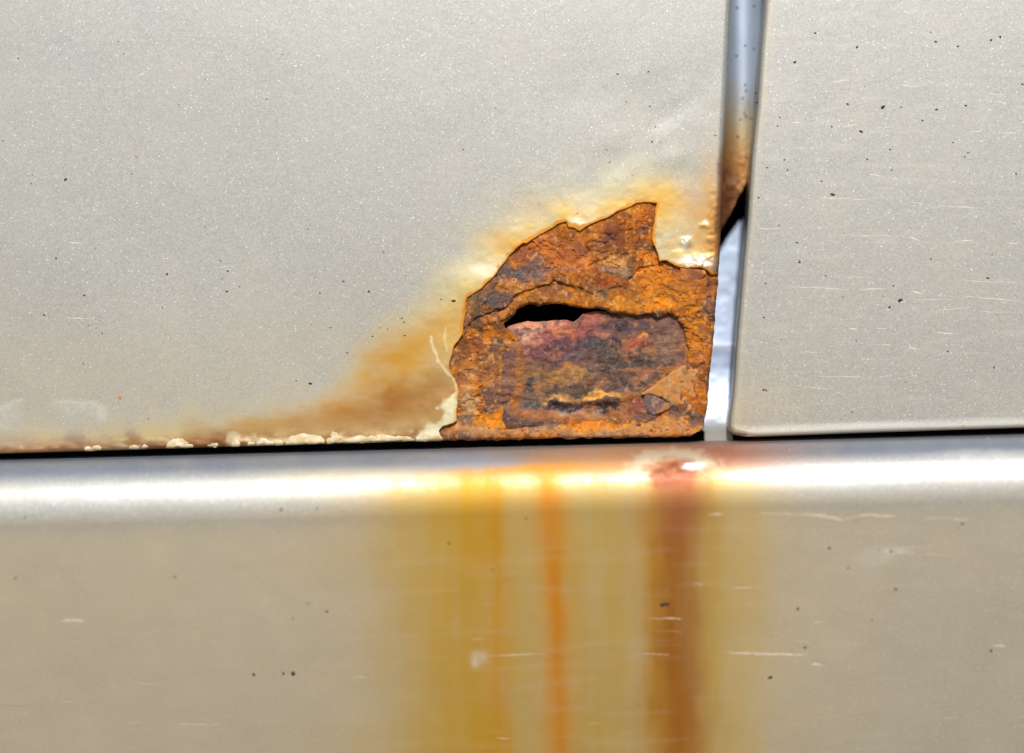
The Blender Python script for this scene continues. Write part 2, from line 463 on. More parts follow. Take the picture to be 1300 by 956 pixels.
# ---- rusted metal of the door corner
RIDGE = [(560, 440), (590, 415), (604, 404), (617, 398), (640, 392), (650, 382), (655, 374), (679, 364), (698, 360), (703, 355), (712, 359), (740, 364.5), (752, 372), (770, 366), (790, 360), (800, 352), (812, 340), (835, 335), (860, 320)]
RIDGE = [tuple(p) for p in rough_poly(RIDGE, 3, 1.2, 33, False)]
UPPER = RIDGE + [(860, 240), (560, 240)]
STRATA1 = rough_poly([(596, 468), (600, 440), (604, 415), (612, 400), (620, 378), (634, 362), (650, 345)], 3, 1.4, 13, False)
STRATA2 = rough_poly([(588, 455), (592, 430), (598, 408), (601, 395), (606, 380), (616, 370)], 3, 1.2, 15, False)
CRACKS = [[(745, 300), (747, 296), (756, 295), (770, 297), (775, 303), (768, 308), (750, 306), (744, 312), (750, 322), (760, 330), (757, 334)],
          [(748, 338), (760, 332), (770, 328)], [(893, 392), (900, 398), (902, 408)], [(866, 417), (874, 417)], [(868, 402), (876, 410), (882, 405), (888, 396)],
          [(700, 300), (690, 306), (684, 312), (672, 318)],
          [(756, 350), (772, 346), (786, 352)]]
CRACKS = [rough_poly(c, 2.5, 1.0, 91 + i, False) for i, c in enumerate(CRACKS)]

def rust_edge_drop(u, v):
    rd = right_edge(v) - u; bd = bot_edge(u) - v
    r = 7.0
    tr = np.clip(1 - rd / r, 0, 1); tb = np.clip(1 - bd / 5.0, 0, 1)
    return -(1 - np.sqrt(np.clip(1 - tr * tr, 0, 1))) * r * .15 - (1 - np.sqrt(np.clip(1 - tb * tb, 0, 1))) * .6

def rust_h(u, v):
    wu = u + 5 * fbm(u, v, 22, 3, 101); wv = v + 4 * fbm(u, v, 20, 3, 103)
    calm = 1 - .75 * sst(26, 16, bot_edge(u) - v)
    h = -0.55 + .3 * sst(24, 10, bot_edge(u) - v) + curve_h(v) + calm * (0.22 * fbm(u, v, 60, 3, 105) + 0.15 * fbm(u, v, 17, 4, 107) + 0.07 * fbm(u, v, 5, 3, 109))
    sd = sdist(u, v, UPPER)
    h = h + 0.62 * sst(-1.4, 1.0, sd) * sst(860, 800, u)
    # strata of scale on the left
    for L, a in ((STRATA1, .26), (STRATA2, .26)):
        d, pu, pv = pl_dist(u, v, L)
        side = np.where(u > pu, 1, -1)
        h = h + a * sst(-1, 1, side * d) * sst(480, 455, v) * sst(340, 360, v)
    # plates of scale stepping at the level lines of a noise
    n = fbm(wu, wv, 55, 4, 111)
    h = h + 0.20 * calm * (np.floor(n * 3.0) + sst(.82, 1.0, (n * 3.0) % 1))
    n = fbm(wu * .55, wv, 24, 4, 117)
    h = h + 0.11 * calm * (np.floor(n * 2.6) + sst(.8, 1.0, (n * 2.6) % 1))
    # lump of orange scale, upper right
    h = h + .4 * blob(wu, wv, 775, 345, 26, 16) + .3 * blob(wu, wv, 840, 370, 40, 20) + .3 * blob(wu, wv, 620, 490, 22, 40)
    hd = -sdist(u, v, HOLE)
    # rolled lip round the hole
    h = h + .40 * np.exp(-((hd - 6) / 6) ** 2) * sst(440, 390, v) - .35 * sst(3, 0, hd)
    for c in CRACKS:
        d = pl_dist(u, v, c)[0]
        h = h - .22 * np.exp(-(d / 1.3) ** 2)
    pit = fbm(u, v, 9, 3, 113)
    h = h - .25 * sst(.45, .8, pit)
    h = h + rust_edge_drop(u, v)
    st = sdist(u, v, TEAR)
    h = np.where(v < 540, np.minimum(h, curve_h(v) - .28 + .05 * np.clip(st, -2, 14)), h)
    return h

def rust_color(u, v, blobs, base, seed):
    wu = u + 9 * fbm(u, v, 26, 5, seed) + 3 * fbm(u, v, 7, 3, seed + 9); wv = v + 7 * fbm(u, v, 22, 5, seed + 3) + 3 * fbm(u, v, 7, 3, seed + 13)
    c = np.tile(lin(base), u.shape + (1,))
    for (cu, cv, ru, rv, col, al) in blobs:
        c = mix(c, lin(col), np.clip(blob(wu, wv, cu, cv, ru, rv, 1.6) * al, 0, 1))
    return c, wu, wv

ORANGE, DEEP, TAN, PURP, SLATE, BROWN = (212, 124, 38), (168, 92, 42), (204, 142, 92), (136, 86, 78), (104, 98, 100), (110, 72, 48)
RB = [(620, 385, 18, 26, (124, 92, 66), .85), (600, 400, 12, 30, (108, 84, 66), .8), (690, 315, 40, 18, (196, 112, 66), .7), (665, 322, 14, 10, PURP, .7), (700, 300, 20, 8, (206, 130, 90), .6),
      (668, 345, 24, 12, (92, 94, 100), .9), (690, 335, 20, 9, (100, 98, 102), .8), (638, 378, 18, 8, (98, 94, 96), .9), (648, 320, 14, 8, PURP, .6), (718, 338, 24, 8, (206, 126, 70), .7), (652, 360, 22, 9, TAN, .6), (720, 325, 30, 16, (188, 110, 62), .6),
      (765, 302, 24, 13, PURP, .75), (790, 285, 22, 14, DEEP, .6), (817, 262, 14, 10, ORANGE, .8), (822, 290, 8, 24, (178, 92, 40), .7), (802, 272, 6, 8, SLATE, .7), (814, 290, 7, 6, (120, 106, 116), .7),
      (780, 330, 26, 14, (198, 150, 96), .7), (775, 355, 30, 9, (158, 70, 30), .75), (765, 372, 18, 9, (120, 100, 80), .7), (745, 345, 24, 10, (190, 112, 60), .5),
      (840, 345, 40, 22, ORANGE, .7), (845, 378, 46, 16, (226, 136, 24), .95), (800, 385, 40, 10, (220, 140, 40), .8), (868, 352, 14, 7, (176, 100, 54), .7), (860, 378, 12, 7, PURP, .55),
      (700, 375, 50, 9, (186, 116, 48), .7), (640, 405, 24, 12, (128, 84, 56), .8), (880, 420, 18, 40, (206, 134, 52), .8), (886, 470, 14, 44, (186, 110, 58), .7), (895, 440, 6, 70, (196, 108, 40), .6),
      (882, 478, 6, 18, (140, 96, 84), .6), (585, 460, 9, 22, (112, 82, 62), .85), (605, 440, 14, 12, PURP, .6), (635, 450, 16, 16, (190, 128, 66), .6), (620, 470, 24, 20, (196, 124, 48), .6), (598, 475, 12, 14, (206, 146, 96), .5),
      (625, 500, 26, 16, (176, 108, 48), .6), (592, 515, 14, 18, (196, 160, 112), .6), (630, 528, 24, 12, (220, 134, 36), .85), (588, 530, 10, 6, SLATE, .6), (612, 545, 40, 7, (206, 150, 92), .8),
      (720, 547, 190, 9, (192, 140, 94), .85), (720, 545, 60, 5, (222, 148, 60), .7), (690, 548, 30, 5, (150, 92, 56), .5), (745, 538, 26, 6, (224, 132, 40), .7), (830, 545, 44, 8, (206, 146, 84), .85), (870, 535, 18, 14, (200, 136, 84), .7), (873, 513, 5, 6, (178, 84, 44), .7),
      (650, 535, 12, 6, ORANGE, .6), (885, 540, 9, 9, (214, 132, 52), .7), (655, 470, 6, 30, (140, 92, 50), .5)]

OVER = [(740, 548, 170, 7, (196, 140, 92), .62), (850, 538, 44, 14, (196, 140, 88), .55), (880, 440, 16, 60, (190, 112, 44), .45), (848, 372, 50, 18, (216, 128, 24), .6), (815, 390, 40, 8, (218, 134, 30), .6),
        (628, 528, 24, 12, (220, 132, 30), .7), (745, 540, 20, 5, (224, 130, 26), .6), (625, 478, 22, 18, (200, 122, 40), .45), (592, 508, 10, 24, (200, 160, 116), .5), (708, 318, 40, 14, (184, 100, 56), .5), (735, 335, 28, 9, (196, 116, 66), .45),
        (670, 346, 26, 9, (92, 92, 98), .7), (642, 376, 20, 7, (92, 88, 92), .7), (606, 388, 12, 26, (92, 74, 58), .65), (582, 445, 8, 20, (96, 70, 56), .6), (770, 300, 22, 10, (112, 66, 52), .6), (775, 358, 28, 6, (132, 56, 24), .7), (762, 374, 14, 7, (104, 96, 84), .6),
        (783, 336, 20, 10, (190, 148, 100), .55), (818, 268, 12, 14, (196, 100, 30), .5), (690, 380, 46, 6, (150, 96, 44), .5), (640, 408, 18, 10, (112, 74, 52), .6), (605, 545, 30, 6, (198, 148, 98), .6), (590, 532, 8, 5, (84, 76, 78), .6)]

def richer(c, ch=1.12):
    l = (c * [.25, .65, .1]).sum(-1, keepdims=True)
    return np.clip((l + ch * (c - l)) * (l / .19) ** .4 * .80, .008, .8)

def rust_tint(u, v):
    c, wu, wv = rust_color(u, v, RB, (186, 112, 48), 121)
    n0 = fbm(wu * .7, wv * 1.3, 40, 5, 129)
    c = mix(c, lin((112, 82, 70)), sst(.1, .55, n0) * .6)
    c = mix(c, lin((136, 76, 44)), sst(.1, .6, -n0) * .5)
    n1 = fbm(wu * .6, wv, 15, 5, 131, .65); n2 = fbm(u, v, 5, 3, 137); n3 = fbm(wu * .7, wv * 1.4, 34, 5, 139)
    c = mix(c, lin((228, 140, 40)), sst(.3, .65, n1) * .4)
    c = mix(c, lin((92, 56, 44)), sst(.2, .6, -n1) * .5)
    c = mix(c, lin((92, 88, 92)), sst(.25, .6, n3) * .7)
    c = mix(c, lin((216, 170, 120)), sst(.45, .75, n2) * .4)
    c = richer(c) * (1 + .28 * fbm(u, v, 4, 3, 141)[..., None])
    for cu, cv, ru, rv, col, al in OVER:
        c = mix(c, lin(col), np.clip(blob(wu, wv, cu, cv, ru, rv, 1.4) * al * (.8 + .5 * fbm(u, v, 6, 4, 143)), 0, 1))
    for k in CRACKS: c = mix(c, lin((54, 34, 26)), sst(2.4, .5, pl_dist(u, v, k)[0]) * .45)
    return np.concatenate([c, np.ones(u.shape + (1,))], -1)

# the outline of the metal itself: eaten, uneven right and bottom edges
RUSTED = TEAR_OPEN[0:1] + [(548, 558), (545, 545), (548, 530), (566, 500), (560, 470), (566, 440), (580, 405), (582, 372), (625, 332), (660, 296), (710, 272), (735, 280), (800, 248), (845, 248), (845, 318), (900, 330)]
RE = rough_poly([(913, 332), (912.5, 345), (909, 384), (905.5, 434), (901.5, 468), (899, 508), (896.5, 528), (893.5, 540), (887.5, 548), (878, 553), (862, 555), (840, 554.4), (800, 556), (730, 556.2), (660, 558), (600, 559), (556, 560)], 2.6, 1.1, 71, False)
RUSTED = [(545, 560), (548, 530), (566, 500), (560, 470), (566, 440), (580, 405), (582, 372), (625, 332), (660, 296), (710, 272), (735, 280), (800, 248), (845, 248), (845, 318), (900, 330)] + [tuple(p) for p in RE]
us = np.arange(542, 916, 0.8); vs = np.arange(245, 563, 0.8)
rusted = sheet("rusted_metal", us, vs, lambda u, v: inside(u, v, RUSTED) & ~inside(u, v, HOLE), rust_h, rust_tint, M_RUST, door,
               snap=[(HOLE, True, 1.0), (RUSTED, True, 1.0)], rim=(0.25, 0.6))

# ---- the layer behind the hole
INNER = [(632, 430), (640, 420), (645, 414), (653, 411.5), (670, 408), (683, 409), (700, 407), (717, 406.5), (728, 408), (735, 403), (741, 398), (754, 395), (766, 394.5), (780, 392), (840, 392), (885, 398), (886, 480), (820, 545), (640, 545), (632, 500)]
INNER = [tuple(p) for p in rough_poly(INNER, 2.6, .7, 29)]
IB = [(720, 425, 60, 18, (172, 96, 84), .8), (690, 412, 40, 10, (214, 140, 110), .8), (668, 425, 16, 12, (216, 156, 130), .8), (745, 405, 26, 9, (190, 104, 86), .7), (700, 445, 50, 14, (134, 84, 88), .7), (790, 415, 40, 12, (110, 86, 88), .7),
      (760, 440, 44, 11, (96, 90, 92), .75), (800, 452, 50, 14, (120, 98, 84), .6), (788, 417, 8, 8, (70, 66, 72), .8), (778, 435, 10, 8, (70, 68, 74), .8), (815, 428, 10, 6, (206, 140, 50), .85), (810, 440, 20, 7, (196, 96, 66), .7), (845, 412, 18, 9, (128, 96, 80), .6),
      (850, 440, 18, 16, (150, 120, 96), .7), (700, 478, 50, 14, (166, 120, 70), .75), (740, 476, 16, 10, (190, 144, 80), .6), (760, 482, 7, 6, (90, 86, 84), .6), (790, 462, 40, 9, (104, 92, 84), .6), (832, 462, 24, 9, (136, 104, 84), .7), (820, 470, 16, 6, (190, 106, 60), .6),
      (830, 456, 12, 6, (96, 88, 82), .6), (720, 498, 46, 6, (110, 96, 78), .75), (680, 490, 14, 10, (104, 98, 88), .6), (760, 503, 50, 3.5, (222, 158, 66), .9), (700, 508, 40, 3, (214, 160, 90), .8), (800, 485, 24, 12, (94, 88, 86), .7), (820, 497, 14, 8, (110, 92, 74), .5),
      (676, 514, 22, 9, (108, 106, 108), .9), (730, 519, 64, 8, (72, 70, 80), .95), (775, 519, 24, 8, (70, 58, 60), .9), (720, 529, 60, 3, (176, 146, 130), .6), (660, 455, 5, 30, (150, 100, 60), .5), (725, 455, 12, 5, (120, 110, 124), .6)]

def inner_h(u, v):
    h = -1.35 + 1.0 * blob(u, v, 745, 455, 95, 52, 1.2) * .9 + .12 * fbm(u, v, 26, 4, 201) + .05 * fbm(u * .5, v, 6, 3, 203)
    # folds at the foot
    arc = v - (506 + 7 * np.cos((u - 730) / 42) - 3)
    h = h + .22 * np.exp(-(arc / 3.2) ** 2) - .3 * np.exp(-((arc - 9) / 5) ** 2) + .25 * sst(14, 22, arc)
    h = h - .5 * sst(6, 0, sdist(u, v, INNER)) + .55 * sst(700, 652, u) * sst(418, 450, v) + .55 * sst(512, 534, v) + .3 * sst(840, 872, u)
    q = fbm(u * .4, v, 14, 4, 209)
    h = h + .10 * (np.floor(q * 2.6) + sst(.75, 1.0, (q * 2.6) % 1))
    h = h - .18 * sst(.4, .8, fbm(u, v, 12, 3, 207))
    return h + curve_h(v)

def inner_tint(u, v):
    c, wu, wv = rust_color(u, v, [(a, b, c, d, e, min(.96, f * 1.25)) for a, b, c, d, e, f in IB], (138, 98, 82), 221)
    n1 = fbm(wu * .6, wv, 9, 4, 231); n3 = fbm(u, v, 4, 3, 239)
    c = mix(c, lin((80, 66, 66)), sst(.25, .6, n1) * .5)
    c = mix(c, lin((206, 130, 60)), sst(.3, .6, -n1) * .4)
    c = mix(c, lin((188, 168, 152)), sst(.55, .85, n3) * .18)
    edge = sst(9, 2, -0 + np.abs(sdist(u, v, HOLE)) + 5 * fbm(u, v, 16, 3, 241)) * sst(425, 450, v)
    c = mix(c, lin((180, 112, 54)), edge * .7)
    c = richer(c, 1.0) * (1 + .25 * fbm(u * .6, v, 4, 3, 243)[..., None])
    return np.concatenate([c, np.ones(u.shape + (1,))], -1)

sheet("rusted_inner_layer", np.arange(630, 888, 0.9), np.arange(391, 547, 0.9), lambda u, v: inside(u, v, INNER), inner_h, inner_tint, M_RUST, door,
      snap=[(INNER, True, 1.0)], rim=(0.3, 0.8))

# ---- loose plates of scale lying on the rusted metal
def flake(outline, hh, tilt, col, seed, name="rust_flake", mat=None, thick=0.28, grid=1.1, amp=.8, surf=None, rel=1.0):
    """a thin ragged plate: tilt = (cu, cv, per-pixel lift in u, in v)"""
    O = [tuple(p) for p in rough_poly(outline, 2.4, amp, seed)]
    A = np.array(O)
    cu, cv = A.mean(0)
    sf = surf or (lambda u, v: curve_h(v))
    def hf(u, v):
        return sf(u, v) + hh + tilt[0] * (u - cu) + tilt[1] * (v - cv) + rel * (.10 * fbm(u, v, 14, 3, seed) + .04 * fbm(u, v, 4, 2, seed + 2) - .12 * sst(2.5, 0, sdist(u, v, O)))
    def tf(u, v):
        c = np.tile(lin(col), u.shape + (1,))
        n = fbm(u, v, 11, 4, seed + 5); n2 = fbm(u, v, 5, 3, seed + 7)
        c = mix(c, lin((206, 128, 52)), sst(.2, .6, n) * .55)
        c = mix(c, lin((98, 70, 56)), sst(.2, .6, -n) * .5)
        c = mix(c, lin((206, 168, 130)), sst(.45, .8, n2) * .35)
        return np.concatenate([c, np.ones(u.shape + (1,))], -1)
    lo = A.min(0) - 2; hi = A.max(0) + 2
    return sheet(name, np.arange(lo[0], hi[0], grid), np.arange(lo[1], hi[1], grid), lambda u, v: inside(u, v, O), hf, tf, mat or M_RUST, door,
                 snap=[(O, True, grid * 1.2)], rim=(thick * .5, thick))

flake([(864, 341), (878, 341), (894, 342), (897, 347), (889, 356), (880, 360.5), (866, 358), (863, 350)], .10, (.004, -.012), (166, 96, 54), 301)
flake([(868, 464), (876, 462), (886, 470), (886, 500), (874, 514), (852, 513), (840, 504), (824, 500), (812, 502), (836, 484), (852, 473)], -.35, (-.006, -.004), (186, 132, 78), 303)
flake([(818, 499), (832, 503), (846, 511), (857, 514), (846, 521), (830, 527), (820, 522), (816, 510)], -.42, (0, -.008), (112, 92, 90), 305)
flake([(803, 506), (812, 503), (819, 510), (822, 524), (812, 532), (797, 532), (796, 520)], -.45, (-.004, -.006), (136, 76, 60), 307)
flake([(593, 379), (603, 372), (612, 366), (606, 378), (600, 394), (594, 412), (590, 424), (592, 396)], -.02, (-.006, -.004), (118, 92, 68), 309)
flake([(611, 368), (622, 358), (628, 352), (632, 358), (620, 376), (610, 394), (602, 404), (602, 394), (606, 380)], -.06, (.01, -.004), (128, 88, 60), 311)
flake([(746, 299), (758, 297), (772, 299), (778, 306), (776, 318), (766, 328), (756, 330), (746, 318), (744, 306)], -.05, (.004, -.006), (150, 96, 78), 315)
flake([(770, 333), (784, 327), (798, 336), (794, 346), (782, 352), (772, 347)], .02, (-.003, -.006), (196, 144, 92), 317)
flake([(617, 400), (640, 394), (652, 384), (657, 376), (680, 367), (700, 363), (706, 360), (722, 364), (740, 368), (742, 380), (720, 384), (700, 384), (676, 384), (660, 388), (648, 400), (636, 408), (620, 410)], -.30, (.0, .012), (184, 112, 46), 319, thick=.34)

# crumbs of rust, too many to count
def lumps(name, pts, mat, parent, flat=.5, seg=7, kind='stuff'):
    """pts: (u, v, surface height mm, radius px u, radius px v)"""
    V, F = [], []
    r = random.Random(len(pts))
    for (u, v, h, ru, rv) in pts:
        b = len(V)
        ph = r.uniform(0, 6)
        rings = ((1.0, -.25), (.86, .45 * flat), (.45, .9 * flat))
        for (k, z) in rings:
            for i in range(seg):
                a = ph + 2 * math.pi * i / seg
                w = 1 + .28 * math.sin(2 * a + ph) + r.uniform(-.18, .18)
                V.append(to_xyz(np.array(u + ru * k * w * math.cos(a)), np.array(v + rv * k * w * math.sin(a)), h + z * min(ru, rv) * .15))
        V.append(to_xyz(np.array(float(u)), np.array(float(v)), h + flat * min(ru, rv) * .15))
        for q in range(2):
            for i in range(seg):
                j = (i + 1) % seg
                F.append([b + q * seg + j, b + q * seg + i, b + (q + 1) * seg + i, b + (q + 1) * seg + j])
        for i in range(seg):
            F.append([b + 2 * seg + (i + 1) % seg, b + 2 * seg + i, b + 3 * seg])
    me = mesh_from(name, V, F)
    o = link(name, me, mat, parent)
    if kind: o["kind"] = kind
    return o

def at1(fn, u, v):
    return float(fn(np.array([float(u)]), np.array([float(v)]))[0])

def fn_heights(fn, P):
    P = np.array(P, float)
    return fn(P[:, 0].copy(), P[:, 1].copy())

M_CRUMB = make_plain("rust crumb", (120, 66, 34), (206, 122, 50), 1400, 0.85)
cand = np.random.RandomState(3).uniform([545, 250], [910, 556], (5200, 2))
cu, cv = cand[:, 0], cand[:, 1]
ok = inside(cu, cv, RUSTED) & (sdist(cu, cv, TEAR) > 7) & (right_edge(cv) - cu > 4) & (bot_edge(cu) - cv > 4) & (sdist(cu, cv, HOLE) < -2) & (fbm(cu, cv, 30, 3, 401) > .12)
cand = cand[ok][:520]
hh = fn_heights(rust_h, cand)
rr = np.random.RandomState(4).uniform(.7, 2.0, len(cand))
lumps("rust_crumb", [(p[0], p[1], h, r, r * .8) for p, h, r in zip(cand, hh, rr)], M_CRUMB, door, .7, 6)

# ---- chips of peeled paint along the bottom edge of the door
def chip(cu, w, top, seed, name="paint_chip", jag=1.2):
    """a scab of paint from the bottom edge up to `top` px above it"""
    us_ = np.linspace(cu - w, cu + w, max(5, int(w * .5)))
    rng = random.Random(seed)
    up = []
    for i, x in enumerate(us_):
        k = math.sin(math.pi * (i + .4) / (len(us_) - .2)) ** .5
        up.append((x, bot_edge(x) - 1.5 - top * k * rng.uniform(.7, 1.0)))
    dn = [(x, bot_edge(x) - .6) for x in us_[::-1]]
    return flake(up + dn, .045, (0, -.002), (222, 204, 160), seed, name, M_CHIP, .08, 1.0, 1.3, lambda u, v: door_h(u, v), .35)
for i, (cu_, w_, tp_) in enumerate([(122, 7, 7), (112, 4, 4), (170, 6, 5), (184, 5, 6), (225, 14, 13), (240, 5, 4), (270, 7, 6), (299, 5, 8), (319, 5, 6), (337, 11, 9), (355, 5, 5), (387, 25, 15), (420, 6, 7), (425, 6, 18), (480, 50, 9), (545, 17, 10)]):
    chip(cu_, w_, tp_, 501 + i * 3)

# ---- specks of tar and rust on the door
def scatter(n, box, seed, keep, r0, r1):
    rng = random.Random(seed); out = []
    while len(out) < n:
        u, v = rng.uniform(box[0], box[2]), rng.uniform(box[1], box[3])
        if keep(u, v): out.append((u, v, r0 + (r1 - r0) * rng.random() ** 2.5))
    return out
def specks(name, lst, fn, mat, parent, flat=.28):
    hs = fn_heights(fn, [(p[0], p[1]) for p in lst])
    return lumps(name, [(p[0], p[1], h, p[2] * .82, p[2] * .66) for p, h in zip(lst, hs)], mat, parent, flat, 7)
okd = lambda u, v: not (u > 540 and v > 230) and v < 540 and u < 905
dk = [(23, 74, 1.6), (4, 179, 1.7), (83, 228, 3.0), (76, 53, 1.0), (157, 68, 1.2), (201, 71, 1.2), (227, 133, 1.3), (41, 222, 1.2), (167, 221, 1.3), (40, 233, 1.5), (71, 328, 1.8), (212, 348, 2.4), (107, 375, 2.2), (56, 400, 2.0),
      (206, 391, 1.4), (289, 344, 2.2), (288, 370, 2.2), (282, 354, 1.4), (304, 364, 1.6), (280, 331, 1.5), (130, 423, 1.6), (112, 413, 1.2), (339, 126, 1.4), (588, 190, 1.4), (436, 357, 2.0), (468, 370, 2.2), (406, 372, 1.6), (391, 291, 1.6),
      (487, 320, 1.4), (510, 404, 1.8), (513, 409, 1.6), (576, 382, 3.2), (560, 380, 1.6), (394, 487, 3.0), (376, 483, 1.6), (420, 416, 1.5), (473, 427, 1.6), (492, 418, 1.3), (514, 426, 1.8), (784, 94, 2.0), (823, 91, 1.8), (825, 135, 1.6), (828, 180, 2.0), (770, 190, 1.3),
      (774, 206, 1.6), (908, 172, 1.5), (733, 271, 1.4), (441, 448, 1.8), (515, 350, 1.3), (482, 416, 1.2)]
dk += scatter(34, (-300, -240, 900, 540), 21, okd, .5, 1.4)
specks("tar_speck", dk, door_h, M_DIRT, door)
rs = [(359, 69, 2.2), (173, 199, 2.4), (281, 65, 1.8), (150, 53, 1.8), (310, 331, 2.4), (121, 315, 2.2), (122, 416, 2.4), (152, 505, 3.4), (795, 129, 2.6), (832, 161, 2.0), (395, 412, 1.8), (524, 360, 2.0), (260, 288, 1.8), (261, 101, 1.6), (70, 367, 1.4)]
rs += scatter(26, (-300, -240, 900, 540), 23, okd, .7, 1.6)
specks("rust_speck", rs, door_h, M_RSPOT, door, .15)

# ---- thin raised scratch marks
def scratches(name, lines, fn, mat, parent, offs=.03):
    V, F = [], []
    rng = random.Random(len(lines) + 3)
    for pts, w in lines:
        P = rough_poly(pts, 4, .9, rng.randint(1, 900), False)
        n = len(P)
        T = np.gradient(P, axis=0); T /= np.linalg.norm(T, axis=1, keepdims=True) + 1e-9
        N = np.stack([-T[:, 1], T[:, 0]], 1)
        k = np.sin(np.pi * (np.arange(n) + .35) / (n - .3)) ** .6 * w * .5 * (1 + .5 * np.array([rng.uniform(-1, 1) for _ in range(n)]))
        L, R = P + N * k[:, None], P - N * k[:, None]
        b = len(V)
        hL, hM, hR = fn_heights(fn, L), fn_heights(fn, P), fn_heights(fn, R)
        for i in range(n):
            V.append(to_xyz(L[i, 0], L[i, 1], hL[i] - .02)); V.append(to_xyz(P[i, 0], P[i, 1], hM[i] + offs)); V.append(to_xyz(R[i, 0], R[i, 1], hR[i] - .02))
        for i in range(n - 1):
            q = b + 3 * i
            F.append([q, q + 1, q + 4, q + 3]); F.append([q + 1, q + 2, q + 5, q + 4])
    me = mesh_from(name, V, F)
    # make them face the viewer whichever way the line was drawn
    if len(me.polygons):
        import bmesh
        bm = bmesh.new(); bm.from_mesh(me)
        fl = [f for f in bm.faces if f.normal.y > 0]
        bmesh.ops.reverse_faces(bm, faces=fl); bm.to_mesh(me); bm.free()
    o = link(name, me, mat, parent)
    o["kind"] = 'stuff'
    return o
scratches("scratch", [([(95, 152), (109, 154)], 1.8), ([(262, 67), (276, 67)], 1.6), ([(345, 34), (361, 34)], 1.4), ([(87, 308), (101, 309)], 2.0), ([(84, 403), (106, 405)], 1.8), ([(690, 73), (720, 76)], 1.2), ([(270, 341), (300, 337)], 1.0)], door_h, M_SCR, door)

# ---- back of the door, seen only as darkness through the hole
def box(name, lo, hi, mat, parent, bev=0.0008):
    import bmesh
    bm = bmesh.new()
    bmesh.ops.create_cube(bm, size=1)
    for q in bm.verts:
        q.co = Vector([lo[i] + (hi[i] - lo[i]) * (q.co[i] + .5) for i in range(3)])
    bmesh.ops.bevel(bm, geom=list(bm.edges), offset=bev, segments=2, affect='EDGES')
    me = bpy.data.meshes.new(name); bm.to_mesh(me); bm.free()
    return link(name, me, mat, parent)
def X(u): return (u - 650) * S
def Z(v): return (478 - v) * S
# shell of the door behind the skin, open towards it
def shell(name, u0, u1, v0, v1, y0, y1, mat, parent):
    V = []
    for y in (y0, y1):
        for (u, v) in ((u0, v0), (u1, v0), (u1, v1), (u0, v1)): V.append((X(u), y, Z(v)))
    return link(name, mesh_from(name, V, [[4, 5, 6, 7], [0, 1, 5, 4], [1, 2, 6, 5], [2, 3, 7, 6], [3, 0, 4, 7]]), mat, parent, False)
shell("inner_shell", -320, 884, -255, 547, .0078, .030, M_DARK, door)

# ------------------------------------------------------------------ fender on the right
FB = [(932, 551.5), (960, 554.5), (1096, 549.5), (1300, 543), (1640, 533)]
def fender_h(u, v):
    h = curve_h(v) + .05 * fbm(u, v, 220, 2, 601)
    bd = np.interp(u, [925, 960, 1096, 1300, 1640], [555, 554.5, 549.5, 543, 533]) - v
    # the foot of the wing turns out a touch before its hem
    h = h + .10 * sst(16, 5, bd)
    return h + .8 * lip(u, v, FENDER_L, 8) + lip(u, v, FB, 4.5)
def fender_tint(u, v):
    t = Tint(u)
    g = fbm(u, v, 60, 4, 611); st = fbm(u * .12, v, 7, 3, 617)
    t.add((196, 172, 124), sst(1100, 930, u) * sst(440, 540, v) * (.3 + .2 * g))
    t.add((206, 200, 186), sst(.35, .8, st) * .12)
    bd = np.interp(u, [925, 960, 1096, 1300, 1640], [555, 554.5, 549.5, 543, 533]) - v
    t.add((216, 212, 202), sst(13, 5, bd + 2 * g) * .4)
    t.add((176, 150, 116), sst(5, 0, bd) * .5)
    ld = u - np.interp(v, [p[1] for p in FENDER_L], [p[0] for p in FENDER_L])
    t.add((196, 180, 150), sst(18, 3, ld) * .35)
    return t.out()
us = axis(918, 1640, [(918, 975)], 1.0, 4.0); vs = axis(-260, 558, [(528, 558)], 1.0, 4.0)
fender = sheet("front_fender", us, vs, lambda u, v: inside(u, v, FENDER), fender_h, fender_tint, M_PAINT, car,
               snap=[(FENDER_L, False, 4), (FENDER, True, 4)], rim=(0.3, 0.9, 6.0))
fk = [(1057, 247, 3.6), (1143, 381, 4.2), (1129, 390, 2.4), (1134, 363, 1.8), (1254, 353, 2.4), (1182, 329, 1.8), (963, 251, 2.0), (989, 286, 1.6), (1012, 308, 2.0), (1015, 333, 2.2), (1048, 350, 1.6), (972, 360, 1.6), (970, 403, 1.8), (992, 431, 1.4), (1070, 377, 1.4), (1121, 376, 1.3),
      (1088, 60, 2.6), (1009, 79, 2.6), (1035, 42, 2.2), (1076, 132, 2.4), (1121, 136, 4.0), (1144, 136, 1.6), (1189, 139, 2.2), (1226, 134, 2.2), (1188, 53, 2.4), (1216, 59, 2.2), (1258, 51, 2.4), (1270, 47, 2.4), (1298, 107, 2.2), (1093, 167, 3.2), (1056, 161, 1.8), (990, 149, 1.8), (987, 160, 1.6),
      (1130, 190, 1.7), (1171, 153, 2.0), (1210, 181, 1.8), (1229, 194, 1.7), (1225, 199, 1.6), (996, 203, 1.8), (1000, 216, 1.8), (974, 213, 1.8), (1043, 230, 1.8), (1101, 202, 1.8), (1132, 216, 1.7), (1290, 221, 1.8), (970, 495, 2.6), (973, 496, 1.8), (1082, 523, 1.4), (1203, 446, 1.8), (1262, 467, 1.6), (1087, 433, 1.3), (1262, 466, 1.5), (1015, 331, 1.5), (962, 130, 2.4), (960, 118, 2.2)]
fk += scatter(24, (975, -240, 1600, 530), 31, lambda u, v: True, .5, 1.5)
specks("tar_speck", fk, fender_h, M_DIRT, fender)
